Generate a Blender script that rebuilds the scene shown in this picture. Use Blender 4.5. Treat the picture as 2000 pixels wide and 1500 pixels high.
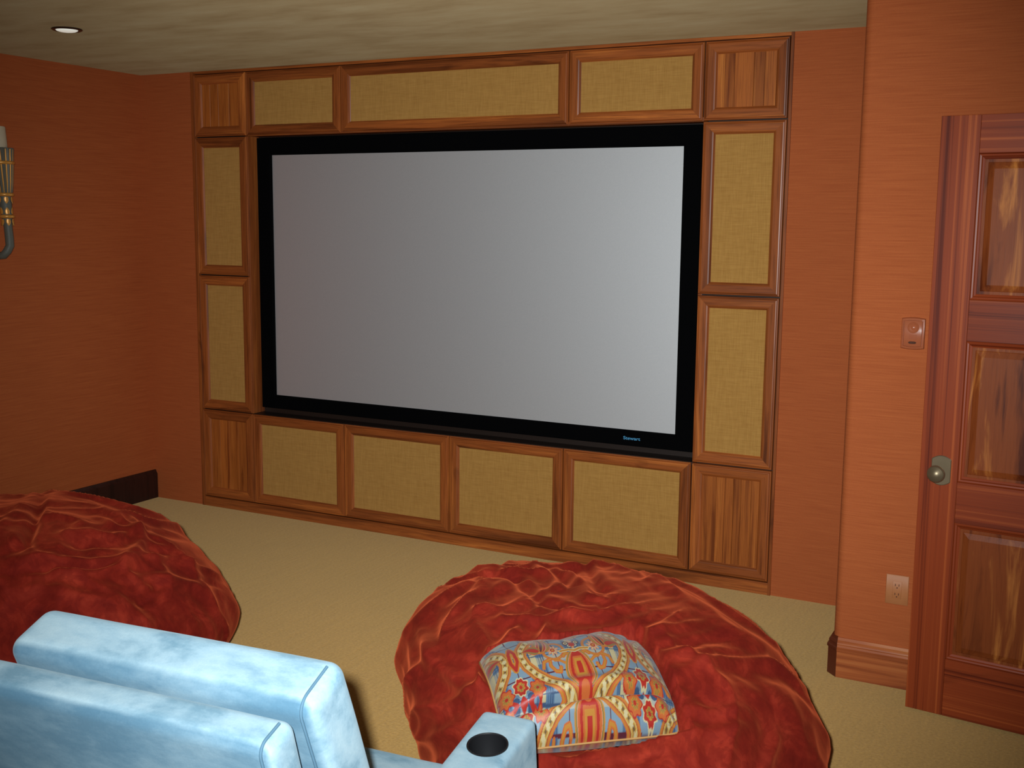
import bpy, bmesh, math, random
import numpy as np
from mathutils import Vector, Matrix, noise

# ------------------------------------------------------------------ clear
for o in list(bpy.data.objects):
    bpy.data.objects.remove(o)
scene = bpy.context.scene
COL = scene.collection
random.seed(4)
noise.seed_set(11)

# ------------------------------------------------------------------ camera
CAM = Vector((2.9664, -5.1866, 1.755))
PITCH, ROLL, YAW, FPX = -0.1431, 0.01, 0.4772, 2211.0
cp, sp, cy_, sy_ = math.cos(PITCH), math.sin(PITCH), math.cos(YAW), math.sin(YAW)
FWD = Vector((-sy_ * cp, cy_ * cp, sp))
RGT0 = Vector((cy_, sy_, 0))
UP0 = RGT0.cross(FWD)
RGT = RGT0 * math.cos(ROLL) + UP0 * math.sin(ROLL)
UPV = -RGT0 * math.sin(ROLL) + UP0 * math.cos(ROLL)
cam_data = bpy.data.cameras.new('camera')
cam_data.sensor_width = 36.0
cam_data.sensor_fit = 'HORIZONTAL'
cam_data.lens = FPX / 2000.0 * 36.0
cam_data.clip_start = 0.02
cam = bpy.data.objects.new('camera', cam_data)
COL.objects.link(cam)
M = Matrix((RGT, UPV, -FWD)).transposed().to_4x4()
M.translation = CAM
cam.matrix_world = M
scene.camera = cam

# ------------------------------------------------------------------ world and light
world = bpy.data.worlds.new('world')
scene.world = world
world.use_nodes = True
wbg = world.node_tree.nodes['Background']
wbg.inputs['Color'].default_value = (1.0, 0.95, 0.86, 1)
wbg.inputs['Strength'].default_value = 0.07          # dim light of the rest of the house behind the seats

# the photograph was taken with an on-camera flash, a few centimetres up and left of the lens
flash_data = bpy.data.lights.new('camera_flash', 'SPOT')
flash_data.energy = 760.0
flash_data.color = (0.93, 1.0, 1.03)
flash_data.spot_size = math.radians(72)
flash_data.spot_blend = 1.0
flash_data.shadow_soft_size = 0.022
flash = bpy.data.objects.new('camera_flash', flash_data)
Mf = M.copy(); Mf.translation = CAM - RGT * 0.055 + UPV * 0.045
flash.matrix_world = Mf
COL.objects.link(flash)

def downlight_lamp(x, y, power):
    l = bpy.data.lights.new('ceiling_spot', 'SPOT')
    l.energy = power
    l.color = (1.0, 0.80, 0.52)
    l.spot_size = math.radians(95)
    l.spot_blend = 0.9
    l.shadow_soft_size = 0.05
    o = bpy.data.objects.new('ceiling_spot', l)
    o.location = (x, y, 2.57)
    COL.objects.link(o)
downlight_lamp(0.35, -2.35, 14)

vs = scene.view_settings
vs.view_transform = 'Standard'
vs.look = 'None'
vs.exposure = 0.0
vs.gamma = 1.0
vs.use_curve_mapping = False

# ------------------------------------------------------------------ material helpers
def srgb(r, g, b):
    f = lambda c: (c / 255 / 12.92) if c / 255 <= 0.04045 else ((c / 255 + 0.055) / 1.055) ** 2.4
    return (f(r), f(g), f(b), 1.0)

class NT:
    """small node-tree builder"""
    def __init__(self, name):
        self.m = bpy.data.materials.new(name)
        self.m.use_nodes = True
        self.t = self.m.node_tree
        self.b = self.t.nodes['Principled BSDF']
    def n(self, kind, **kw):
        nd = self.t.nodes.new(kind)
        for k, v in kw.items():
            if k in ('op', 'operation'): nd.operation = v
            elif hasattr(nd, k) and k not in ('inputs',): setattr(nd, k, v)
        return nd
    def link(self, a, b):
        self.t.links.new(a, b)
    def coords(self, scale=(1, 1, 1), which='Object', rand=True):
        tc = self.n('ShaderNodeTexCoord')
        src = tc.outputs[which]
        if rand:
            oi = self.n('ShaderNodeObjectInfo')
            mul = self.n('ShaderNodeVectorMath', operation='MULTIPLY_ADD')
            cmb = self.n('ShaderNodeCombineXYZ')
            for i, k in enumerate((37.0, 53.0, 71.0)):
                m1 = self.n('ShaderNodeMath', operation='MULTIPLY')
                self.link(oi.outputs['Random'], m1.inputs[0]); m1.inputs[1].default_value = k
                self.link(m1.outputs[0], cmb.inputs[i])
            add = self.n('ShaderNodeVectorMath', operation='ADD')
            self.link(src, add.inputs[0]); self.link(cmb.outputs[0], add.inputs[1])
            src = add.outputs[0]
            self.t.nodes.remove(mul)
        mp = self.n('ShaderNodeVectorMath', operation='MULTIPLY')
        self.link(src, mp.inputs[0]); mp.inputs[1].default_value = scale
        return mp.outputs[0]
    def noise(self, vec, scale=1.0, detail=4.0, rough=0.55, dist=0.0):
        nd = self.n('ShaderNodeTexNoise')
        nd.inputs['Scale'].default_value = scale
        nd.inputs['Detail'].default_value = detail
        nd.inputs['Roughness'].default_value = rough
        nd.inputs['Distortion'].default_value = dist
        self.link(vec, nd.inputs['Vector'])
        return nd.outputs['Fac']
    def ramp(self, fac, stops):
        r = self.n('ShaderNodeValToRGB')
        e = r.color_ramp.elements
        while len(e) < len(stops): e.new(0.5)
        for el, (p, c) in zip(e, stops):
            el.position = p; el.color = c
        self.link(fac, r.inputs[0])
        return r.outputs[0]
    def mix(self, a, b, fac, blend='MIX'):
        m = self.n('ShaderNodeMix'); m.data_type = 'RGBA'; m.blend_type = blend
        for s, v in ((m.inputs[0], fac), (m.inputs[6], a), (m.inputs[7], b)):
            if hasattr(v, 'node'): self.link(v, s)
            else: s.default_value = v
        return m.outputs[2]
    def math(self, op, a, b=0.0):
        m = self.n('ShaderNodeMath', operation=op)
        for s, v in ((m.inputs[0], a), (m.inputs[1], b)):
            if hasattr(v, 'node'): self.link(v, s)
            else: s.default_value = v
        return m.outputs[0]
    def bump(self, h, strength=0.2, dist=0.002):
        b = self.n('ShaderNodeBump')
        b.inputs['Strength'].default_value = strength
        b.inputs['Distance'].default_value = dist
        self.link(h, b.inputs['Height'])
        self.link(b.outputs[0], self.b.inputs['Normal'])
    def set(self, **kw):
        for k, v in kw.items():
            s = self.b.inputs[k.replace('_', ' ')]
            if hasattr(v, 'node'): self.link(v, s)
            else: s.default_value = v
        return self.m

def plain(name, col, rough=0.5, metal=0.0, spec=0.5):
    t = NT(name)
    v = t.coords((30, 30, 30))
    c = t.mix(tuple(x * 0.88 for x in col[:3]) + (1,), col, t.noise(v, 1.0, 3))
    return t.set(Base_Color=c, Roughness=rough, Metallic=metal, Specular_IOR_Level=spec)

def grasscloth(name, c1, c2):
    t = NT(name)
    v = t.coords((5.0, 5.0, 240.0), rand=False)         # long horizontal fibres
    fib = t.noise(v, 1.0, 5, 0.65)
    v2 = t.coords((420, 420, 420), rand=False)
    wv = t.noise(v2, 1.0, 1)
    v3 = t.coords((1.3, 1.3, 1.3), rand=False)
    big = t.noise(v3, 1.0, 2)
    c = t.ramp(fib, [(0.30, c1), (0.70, c2)])
    c = t.mix(c, (0.35, 0.30, 0.26, 1), t.math('MULTIPLY', wv, 0.22), 'MULTIPLY')
    c = t.mix(c, t.mix((0.92, 0.92, 0.92, 1), (1.06, 1.06, 1.06, 1), big), 1.0, 'MULTIPLY')
    h = t.math('ADD', fib, t.math('MULTIPLY', wv, 0.7))
    t.bump(h, 0.35, 0.0015)
    return t.set(Base_Color=c, Roughness=0.8, Specular_IOR_Level=0.2)

def wood(name, dark, mid, light, sx=16.0, sz=0.9, gloss=0.38, streak=1.0, coat=0.10):
    """grain runs along the piece's own local Z"""
    t = NT(name)
    v = t.coords((sx, sx, sz))
    g1 = t.noise(v, 1.0, 5, 0.6, 0.6)
    v2 = t.coords((sx * 9, sx * 9, sz * 5))
    g2 = t.noise(v2, 1.0, 3, 0.6)
    v3 = t.coords((5.0, 5.0, 1.6))
    kn = t.noise(v3, 1.0, 3, 0.5, 1.5)
    c = t.ramp(g1, [(0.34, dark), (0.46, mid), (0.56, mid), (0.70, light)])
    c = t.mix(c, dark, t.math('MULTIPLY', t.ramp(g2, [(0.46, (0, 0, 0, 1)), (0.68, (1, 1, 1, 1))]), 0.6 * streak))
    c = t.mix(c, (dark[0] * .45, dark[1] * .45, dark[2] * .45, 1), t.ramp(kn, [(0.70, (0, 0, 0, 1)), (0.80, (.7, .7, .7, 1))]))
    oi = t.n('ShaderNodeObjectInfo')
    c = t.mix(c, t.mix((0.80, 0.76, 0.74, 1), (1.16, 1.14, 1.05, 1), oi.outputs['Random']), 1.0, 'MULTIPLY')
    t.bump(t.math('ADD', g2, t.math('MULTIPLY', g1, 0.5)), 0.12, 0.001)
    return t.set(Base_Color=c, Roughness=gloss, Coat_Weight=coat, Coat_Roughness=0.28, Specular_IOR_Level=0.35)

def burlap(name, c1, c2):
    t = NT(name)
    vx = t.coords((260, 40, 14), rand=False)
    vz = t.coords((14, 40, 260), rand=False)
    a, b = t.noise(vx, 1.0, 2), t.noise(vz, 1.0, 2)
    f = t.math('MULTIPLY', t.math('ADD', a, b), 0.5)
    c = t.ramp(f, [(0.30, c1), (0.66, c2)])
    t.bump(f, 0.45, 0.001)
    return t.set(Base_Color=c, Roughness=0.9, Specular_IOR_Level=0.1, Sheen_Weight=0.12)

def velvet(name, deep, mid, bright, sheen_col, sheen=1.0, nap=7.0, lo=0.36, hi=0.64, stretch=(1, 1, 1), sheen_rough=0.35, damask=0.0, warp=0.8, nap_shade=None):
    t = NT(name)
    v = t.coords(tuple(nap * s for s in stretch))
    f = t.noise(v, 1.0, 6, 0.62, warp)
    v2 = t.coords((260, 260, 260))
    g = t.noise(v2, 1.0, 2)
    c = t.ramp(f, [(lo, deep), ((lo + hi) / 2, mid), (hi, bright)])
    if nap_shade:
        # nap shading of the backward-facing sides is painted in as a darker colour
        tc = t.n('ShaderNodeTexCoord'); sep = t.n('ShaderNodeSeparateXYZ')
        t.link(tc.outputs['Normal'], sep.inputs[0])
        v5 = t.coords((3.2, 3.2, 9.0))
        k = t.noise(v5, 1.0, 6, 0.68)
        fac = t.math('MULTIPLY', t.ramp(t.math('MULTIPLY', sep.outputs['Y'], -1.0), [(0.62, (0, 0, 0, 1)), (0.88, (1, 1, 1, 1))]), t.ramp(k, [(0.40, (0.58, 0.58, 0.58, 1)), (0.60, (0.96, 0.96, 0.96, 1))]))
        c = t.mix(c, nap_shade, fac)
    if damask:
        v4 = t.coords((9, 9, 9))
        d = t.noise(v4, 1.0, 2, 0.4, 3.5)
        c = t.mix(c, deep, t.math('MULTIPLY', t.ramp(d, [(0.47, (0, 0, 0, 1)), (0.53, (1, 1, 1, 1))]), damask))
    c = t.mix(c, (0.6, 0.6, 0.6, 1), t.math('MULTIPLY', g, 0.35), 'MULTIPLY')
    t.bump(t.math('ADD', f, t.math('MULTIPLY', g, 0.25)), 0.16, 0.004)
    t.set(Sheen_Weight=sheen, Sheen_Roughness=sheen_rough)
    t.b.inputs['Sheen Tint'].default_value = sheen_col
    return t.set(Base_Color=c, Roughness=0.85, Specular_IOR_Level=0.12)

MAT = {}
MAT['wall'] = grasscloth('orange_grasscloth', (0.44, 0.098, 0.026, 1), (0.565, 0.143, 0.039, 1))
MAT['wood'] = wood('stained_wood', (0.15, 0.038, 0.010, 1), (0.37, 0.098, 0.022, 1), (0.58, 0.175, 0.036, 1))
MAT['wood_board'] = wood('panel_wood', (0.22, 0.052, 0.011, 1), (0.47, 0.135, 0.025, 1), (0.66, 0.225, 0.044, 1), sx=26, streak=1.2)
MAT['burlap'] = burlap('tan_burlap', (0.41, 0.200, 0.046, 1), (0.55, 0.290, 0.074, 1))
MAT['mahogany'] = wood('mahogany', (0.13, 0.017, 0.005, 1), (0.31, 0.052, 0.013, 1), (0.55, 0.125, 0.030, 1), sx=46, sz=0.28, gloss=0.36, streak=0.35, coat=0.10)
MAT['mahogany_panel'] = wood('mahogany_figured', (0.10, 0.018, 0.005, 1), (0.28, 0.065, 0.015, 1), (0.68, 0.24, 0.052, 1), sx=15, sz=1.6, gloss=0.34, streak=0.35, coat=0.15)
MAT['base_wood'] = wood('baseboard_wood', (0.11, 0.026, 0.009, 1), (0.26, 0.078, 0.025, 1), (0.38, 0.135, 0.045, 1), sx=14, sz=1.0, gloss=0.3, coat=0.4)
MAT['dark_wood'] = wood('dark_baseboard_wood', (0.022, 0.008, 0.005, 1), (0.045, 0.014, 0.009, 1), (0.065, 0.02, 0.012, 1), gloss=0.5, coat=0.1)
MAT['ledge'] = plain('ledge_reflection_dark', (0.022, 0.012, 0.008, 1), 0.45)  # black frame's reflection in the ledge put into its colour; carcass shares it
MAT['black'] = plain('black_velour', (0.0022, 0.0022, 0.0025, 1), 0.9, spec=0.03)
MAT['cup'] = plain('black_plastic', (0.010, 0.010, 0.011, 1), 0.4, spec=0.4)
MAT['bronze'] = plain('aged_bronze', (0.27, 0.20, 0.115, 1), 0.38, 0.6)
MAT['copper'] = plain('copper_plastic', (0.46, 0.125, 0.050, 1), 0.25)
MAT['outlet'] = plain('tan_plastic', (0.54, 0.195, 0.065, 1), 0.5)
MAT['block'] = plain('dark_red_wood', (0.15, 0.030, 0.011, 1), 0.45)
MAT['slot'] = plain('dark_slot', (0.10, 0.030, 0.012, 1), 0.8)
MAT['gold'] = plain('worn_gilding', (0.80, 0.36, 0.065, 1), 0.35, 0.25)
MAT['verdigris'] = plain('grey_green_paint', (0.13, 0.13, 0.10, 1), 0.55)
MAT['wax'] = plain('ivory_candle', (0.62, 0.51, 0.34, 1), 0.6)
MAT['logo'] = plain('blue_lettering', (0.10, 0.42, 0.72, 1), 0.5)
MAT['trim_dark'] = plain('dark_trim', (0.05, 0.032, 0.022, 1), 0.35, 0.5)
MAT['lens'] = plain('lamp_glass', (0.80, 0.82, 0.76, 1), 0.15, 0.0)
_b = MAT['lens'].node_tree.nodes['Principled BSDF']
_b.inputs['Emission Color'].default_value = (1.0, 0.98, 0.85, 1); _b.inputs['Emission Strength'].default_value = 0.45
MAT['red_velvet'] = velvet('red_velvet', (0.115, 0.0052, 0.0032, 1), (0.230, 0.015, 0.0070, 1), (0.38, 0.036, 0.016, 1), (1.0, 0.18, 0.06, 1), 0.42, 9.0, lo=0.28, hi=0.74, sheen_rough=0.42, damask=0.30, warp=0.4)
MAT['blue_velvet'] = velvet('blue_velvet', (0.150, 0.270, 0.350, 1), (0.285, 0.420, 0.495, 1), (0.370, 0.500, 0.555, 1), (0.66, 0.86, 0.95, 1), 0.22, 10.0, lo=0.34, hi=0.62, stretch=(0.55, 1, 1.15), sheen_rough=0.5, warp=0.15, nap_shade=(0.075, 0.165, 0.240, 1))

MAT['blue_seam'] = plain('blue_seam', (0.085, 0.165, 0.23, 1), 0.8, spec=0.1)

t = NT('screen_cloth')
v = t.coords((300, 300, 300), rand=False)
c = t.mix((0.74, 0.75, 0.75, 1), (0.82, 0.83, 0.83, 1), t.noise(v, 1.0, 1))
MAT['screen'] = t.set(Base_Color=c, Roughness=0.63, Metallic=0.92, Specular_IOR_Level=0.5)

t = NT('beige_carpet')
v = t.coords((95, 95, 95), rand=False)
a = t.noise(v, 1.0, 5, 0.75)
v = t.coords((55, 5, 1), rand=False)
b = t.noise(v, 1.0, 2)
v = t.coords((1.6, 1.6, 1), rand=False)
d = t.noise(v, 1.0, 2)
c = t.ramp(a, [(0.3, (0.26, 0.124, 0.022, 1)), (0.7, (0.46, 0.246, 0.050, 1))])
c = t.mix(c, t.mix((0.88, 0.88, 0.88, 1), (1.1, 1.1, 1.1, 1), b), 1.0, 'MULTIPLY')
c = t.mix(c, t.mix((0.92, 0.92, 0.92, 1), (1.08, 1.08, 1.06, 1), d), 1.0, 'MULTIPLY')
t.bump(t.math('ADD', a, t.math('MULTIPLY', b, 0.8)), 0.5, 0.004)
MAT['carpet'] = t.set(Diffuse_Roughness=1.0, Base_Color=c, Roughness=0.95, Specular_IOR_Level=0.05, Sheen_Weight=0.5, Sheen_Roughness=0.5)
t.b.inputs['Sheen Tint'].default_value = (1.0, 0.82, 0.5, 1)

t = NT('mottled_plaster')
v = t.coords((2.6, 7.5, 1), rand=False)
a = t.noise(v, 1.0, 7, 0.62, 0.15)
v = t.coords((0.9, 0.9, 1), rand=False)
b = t.noise(v, 1.0, 3)
c = t.ramp(a, [(0.28, (0.28, 0.180, 0.082, 1)), (0.50, (0.37, 0.260, 0.132, 1)), (0.74, (0.43, 0.325, 0.180, 1))])
c = t.mix(c, (0.36, 0.245, 0.11, 1), t.math('MULTIPLY', b, 0.5))
MAT['ceiling'] = t.set(Diffuse_Roughness=1.0, Base_Color=c, Roughness=0.8, Specular_IOR_Level=0.2)

t = NT('printed_cotton')
at = t.n('ShaderNodeVertexColor'); at.layer_name = 'print'
v = t.coords((500, 500, 500))
g = t.noise(v, 1.0, 1)
c = t.mix(at.outputs[0], (0.75, 0.75, 0.75, 1), t.math('MULTIPLY', g, 0.4), 'MULTIPLY')
t.bump(g, 0.1, 0.001)
MAT['print'] = t.set(Base_Color=c, Roughness=0.5, Specular_IOR_Level=0.4, Sheen_Weight=0.15)

# ------------------------------------------------------------------ object helpers
def mesh_obj(name, me, mat, parent=None, loc=(0, 0, 0), rot=(0, 0, 0)):
    o = bpy.data.objects.new(name, me)
    COL.objects.link(o)
    if mat and not me.materials: me.materials.append(MAT[mat] if isinstance(mat, str) else mat)
    o.location = loc; o.rotation_euler = rot
    if parent: o.parent = parent
    return o

def tag(o, label, cat=None, group=None, kind=None):
    o['label'] = label
    if cat: o['category'] = cat
    if group: o['group'] = group
    if kind: o['kind'] = kind
    return o

def thing(name, label, cat, loc=(0, 0, 0), rotz=0.0, group=None):
    o = bpy.data.objects.new(name, None)
    o.empty_display_size = 0.1
    COL.objects.link(o)
    o.location = loc; o.rotation_euler = (0, 0, rotz)
    return tag(o, label, cat, group)

def finish(bm, name, smooth=False, angle=35):
    bmesh.ops.recalc_face_normals(bm, faces=bm.faces)
    me = bpy.data.meshes.new(name)
    bm.to_mesh(me); bm.free()
    if smooth:
        me.polygons.foreach_set('use_smooth', [True] * len(me.polygons))
        me.set_sharp_from_angle(angle=math.radians(angle))
    return me

def pydata(name, verts, faces, smooth=True, angle=None):
    me = bpy.data.meshes.new(name)
    me.from_pydata([tuple(v) for v in verts], [], faces)
    me.update()
    bm = bmesh.new(); bm.from_mesh(me)
    bmesh.ops.recalc_face_normals(bm, faces=bm.faces)
    bm.to_mesh(me); bm.free()
    if smooth:
        me.polygons.foreach_set('use_smooth', [True] * len(me.polygons))
        if angle: me.set_sharp_from_angle(angle=math.radians(angle))
    return me

def box_me(name, x0, x1, y0, y1, z0, z1, bev=0.0, seg=2):
    bm = bmesh.new()
    vs_ = [bm.verts.new((x, y, z)) for x in (x0, x1) for y in (y0, y1) for z in (z0, z1)]
    for f in ((0, 1, 3, 2), (4, 6, 7, 5), (0, 4, 5, 1), (2, 3, 7, 6), (0, 2, 6, 4), (1, 5, 7, 3)):
        bm.faces.new([vs_[i] for i in f])
    bmesh.ops.recalc_face_normals(bm, faces=bm.faces)
    if bev:
        bmesh.ops.bevel(bm, geom=list(bm.edges), offset=bev, segments=seg, profile=0.5, affect='EDGES')
    return finish(bm, name, smooth=bev > 0.004, angle=50)

def prism(name, prof, axis_len, to3):
    """extrude a closed 2-D profile; to3(a, b, s) -> xyz"""
    n = len(prof)
    v = [to3(a, b, s) for s in axis_len for a, b in prof]
    f = [[i, (i + 1) % n, n + (i + 1) % n, n + i] for i in range(n)]
    f += [list(range(n))[::-1], list(range(n, 2 * n))]
    return pydata(name, v, f, True, 30)

def lathe(name, prof, seg=40, to3=None, flute=None):
    """prof: list of (r, h)"""
    to3 = to3 or (lambda x, y, h: (x, y, h))
    v, f = [], []
    for k, (r, h) in enumerate(prof):
        for i in range(seg):
            a = 2 * math.pi * i / seg
            rr = r * (flute(a, h) if flute else 1.0)
            v.append(to3(rr * math.cos(a), rr * math.sin(a), h))
    for k in range(len(prof) - 1):
        for i in range(seg):
            j = (i + 1) % seg
            f.append((k * seg + i, k * seg + j, (k + 1) * seg + j, (k + 1) * seg + i))
    f.append(tuple(range(seg))[::-1]); f.append(tuple(range((len(prof) - 1) * seg, len(prof) * seg)))
    return pydata(name, v, f, True, 40)

def tube(name, pts, radii, seg=16):
    pts = [Vector(p) for p in pts]
    v, f = [], []
    prev = None
    for i, p in enumerate(pts):
        d = (pts[min(i + 1, len(pts) - 1)] - pts[max(i - 1, 0)]).normalized()
        a = prev if prev is not None else (Vector((0, 0, 1)) if abs(d.z) < 0.9 else Vector((1, 0, 0)))
        u = (a - d * a.dot(d)).normalized(); w = d.cross(u); prev = u
        r = radii[i] if hasattr(radii, '__len__') else radii
        for k in range(seg):
            t_ = 2 * math.pi * k / seg
            v.append(p + u * (r * math.cos(t_)) + w * (r * math.sin(t_)))
    n = len(pts)
    for i in range(n - 1):
        for k in range(seg):
            j = (k + 1) % seg
            f.append((i * seg + k, i * seg + j, (i + 1) * seg + j, (i + 1) * seg + k))
    f.append(tuple(range(seg))[::-1]); f.append(tuple(range((n - 1) * seg, n * seg)))
    return pydata(name, v, f, True, 60)

def bar_me(name, L, w, prof):
    """mitred moulding: length along local Z, outer edge at x=0, inner at x=w, front towards -y"""
    v, f = [], []
    n = len(prof)
    for x, y in prof: v.append((x, y, x))
    for x, y in prof: v.append((x, y, L - x))
    f = [[i, (i + 1) % n, n + (i + 1) % n, n + i] for i in range(n)]
    f += [list(range(n))[::-1], list(range(n, 2 * n))]
    return pydata(name, v, f, False)

def framed(parent, x0, x1, z0, z1, w, prof, mat, names=('stile', 'rail'), y=0.0):
    """four mitred bars round a rectangle in the parent's XZ plane"""
    Lx, Lz = x1 - x0, z1 - z0
    mv = bar_me(names[0], Lz, w, prof); mh = bar_me(names[1], Lx, w, prof)
    H = math.pi / 2
    mesh_obj(names[0], mv, mat, parent, (x0, y, z0))
    mesh_obj(names[0], mv, mat, parent, (x1, y, z1), (0, math.pi, 0))
    mesh_obj(names[1], mh, mat, parent, (x1, y, z0), (0, -H, 0))
    mesh_obj(names[1], mh, mat, parent, (x0, y, z1), (0, H, 0))

def soft_box(sx, sy, sz, r, n=14, puff=(0, 0, 0), mtx=None, wob=0.0, seed=0.0):
    """rounded, puffed cushion; returns verts, faces"""
    verts, faces, idx = [], [], {}
    hs = (sx / 2, sy / 2, sz / 2)
    ns = [max(6, int(n * s / max(sx, sy, sz))) + 6 for s in (sx, sy, sz)]
    def lin(k, m):
        # denser near the ends so that the rounding is smooth
        t_ = -1 + 2 * k / m
        return math.sin(t_ * math.pi / 2) * 0.6 + t_ * 0.4
    def add(p):
        key = tuple(round(c, 5) for c in p)
        if key not in idx:
            idx[key] = len(verts); verts.append(p)
        return idx[key]
    for ax in range(3):
        a, b = (ax + 1) % 3, (ax + 2) % 3
        for s in (-1, 1):
            for i in range(ns[a]):
                for j in range(ns[b]):
                    q = []
                    for di, dj in ((0, 0), (1, 0), (1, 1), (0, 1)):
                        p = [0, 0, 0]
                        p[ax] = s * hs[ax]; p[a] = lin(i + di, ns[a]) * hs[a]; p[b] = lin(j + dj, ns[b]) * hs[b]
                        q.append(add(tuple(p)))
                    faces.append(q if s > 0 else q[::-1])
    out = []
    for p in verts:
        P = Vector(p)
        inner = Vector([max(-h + r, min(h - r, c)) for c, h in zip(p, hs)])
        d = P - inner
        if d.length > 1e-9:
            P = inner + d.normalized() * r
        u = [P[k] / hs[k] for k in range(3)]
        g = lambda t_: max(0.0, 1 - t_ * t_)
        off = Vector((math.copysign(puff[0], u[0]) * abs(u[0]) ** 3 * g(u[1]) * g(u[2]),
                      math.copysign(puff[1], u[1]) * abs(u[1]) ** 3 * g(u[0]) * g(u[2]),
                      math.copysign(puff[2], u[2]) * abs(u[2]) ** 3 * g(u[0]) * g(u[1])))
        P = P + off
        if wob:
            P = P + noise.noise_vector(P * 5.0 + Vector((seed, seed, seed))) * wob
        out.append(mtx @ P if mtx else P)
    return out, faces

# ================================================================== the setting
ZC, XL, XPIER, YPIER, XRT = 2.60, -2.255, 2.138, -0.827, 3.29
floor = mesh_obj('floor', box_me('floor', -2.40, 4.6, -6.6, 0.30, -0.06, 0.0), 'carpet')
tag(floor, 'beige cut-pile carpet covering the whole room floor', kind='structure')
ceil = mesh_obj('ceiling', box_me('ceiling', -2.40, 3.45, -6.6, 0.30, ZC, ZC + 0.08), 'ceiling')
tag(ceil, 'mottled tan plaster ceiling', kind='structure')
wl = mesh_obj('wall_left', box_me('wall_left', XL - 0.12, XL, -6.6, 0.30, 0, ZC), 'wall')
tag(wl, 'terracotta grasscloth wall on the left with the torch sconce', kind='structure')

def join_boxes(name, boxes):
    bm = bmesh.new()
    for b in boxes:
        me = box_me('tmp', *b); bm.from_mesh(me); bpy.data.meshes.remove(me)
    return finish(bm, name)

wf = mesh_obj('wall_front', join_boxes('wall_front', [(XL, -1.857, 0.004, 0.30, 0, ZC), (1.681, XPIER + 0.2, 0.004, 0.30, 0, ZC), (-1.857, 1.681, 0.26, 0.30, 0, ZC)]), 'wall')
tag(wf, 'terracotta grasscloth wall either side of the built-in screen cabinet', kind='structure')

# pier that steps forward beside the door, with a rounded outside corner
R_ = 0.032
prof = [(XRT + 0.12, 0.0), (XRT + 0.12, YPIER)]
for k in range(0, 9):
    a = math.pi / 2 * k / 8
    prof.append((XPIER + R_ - R_ * math.sin(a), YPIER + R_ - R_ * math.cos(a)))
prof.append((XPIER, 0.0))
wp = mesh_obj('wall_pier', prism('wall_pier', prof, (0.0, ZC), lambda a, b, s: (a, b, s)), 'wall')
tag(wp, 'orange grasscloth wall stepping forward beside the mahogany door', kind='structure')
# right wall with the doorway that the open door belongs to (outside the frame)
wr = mesh_obj('wall_right', join_boxes('wall_right', [(XRT, XRT + 0.12, -1.12, YPIER, 0, ZC), (XRT, XRT + 0.12, -1.98, -1.12, 2.16, ZC), (XRT, XRT + 0.12, -6.6, -1.98, 0, ZC)]), 'wall')
tag(wr, 'terracotta wall holding the doorway on the right', kind='structure')

# baseboards
def base_profile(h, t):
    return [(0, 0), (-t, 0), (-t, h * 0.66), (-t * 1.25, h * 0.68), (-t * 1.25, h * 0.74), (-t * 0.95, h * 0.77), (-t * 0.85, h * 0.82),
            (-t * 0.95, h * 0.85), (-t * 0.8, h * 0.89), (-t * 0.45, h * 0.93), (-t * 0.30, h), (0, h)]
bl = mesh_obj('baseboard_left', prism('baseboard_left', [(0, 0), (0.022, 0), (0.022, 0.155), (0.014, 0.165), (0.010, 0.178), (0, 0.178)],
              (-6.6, 0.004), lambda a, b, s: (XL + a, s, b)), 'dark_wood')
tag(bl, 'dark brown wooden baseboard along the left wall', kind='structure')
# right baseboard: along the pier front, chamfered round the corner, then back along its side
def sweep_base(name, path, prof):
    n = len(prof); v, f = [], []
    for (x, y, nx, ny) in path:
        for a, b in prof: v.append((x - nx * a, y - ny * a, b))
    for i in range(len(path) - 1):
        for k in range(n):
            j = (k + 1) % n
            f.append((i * n + k, i * n + j, (i + 1) * n + j, (i + 1) * n + k))
    f.append(tuple(range(n))[::-1]); f.append(tuple(range((len(path) - 1) * n, len(path) * n)))
    return pydata(name, v, f, True, 25)
pb = base_profile(0.158, 0.018)
br = mesh_obj('baseboard_right', sweep_base('baseboard_right', [(XRT, YPIER, 0, -1), (XPIER + 0.022, YPIER, 0, -1)], pb), None)
br.data.materials.append(MAT['base_wood'])
tag(br, 'reddish wooden baseboard with moulded cap beside the door', kind='structure')
cb = mesh_obj('corner_block', sweep_base('corner_block', [(XPIER + 0.022, YPIER, 0, -1), (XPIER, YPIER + 0.022, -1, 0), (XPIER, 0.0, -1, 0)], base_profile(0.160, 0.019)), 'block', br)
# let the grain run along the board: local Z of the boards is vertical, so turn the texture by swapping axes
t_ = NT('baseboard_face')
v_ = t_.coords((1.2, 20, 22))
g_ = t_.noise(v_, 1.0, 5, 0.6, 0.9)
c_ = t_.ramp(g_, [(0.3, (0.24, 0.048, 0.014, 1)), (0.5, (0.46, 0.120, 0.033, 1)), (0.72, (0.62, 0.21, 0.06, 1))])
br.data.materials.clear(); br.data.materials.append(t_.set(Base_Color=c_, Roughness=0.3, Coat_Weight=0.4, Coat_Roughness=0.25))

# ================================================================== built-in cabinet round the screen
XA, XB, XC, XD, XE, XF = -1.833, -1.4427, -0.780, 0.586, 1.2723, 1.6665
B1, B2, B3 = -0.782, -0.091, 0.587
ZT, ZU, ZM, ZV, ZW = 2.582, 2.2214, 1.4181, 0.6062, 0.0638
cab = thing('screen_cabinet', 'built-in wooden wall cabinet with burlap panels framing the projection screen', 'cabinet', (-0.08, 0.0, 0.0))
CX = -0.08
def cpart(name, me, mat, par=None, loc=(0, 0, 0), rot=(0, 0, 0)):
    return mesh_obj(name, me, mat, par or cab, (loc[0] - CX if par is None else loc[0], loc[1], loc[2]), rot)

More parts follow.
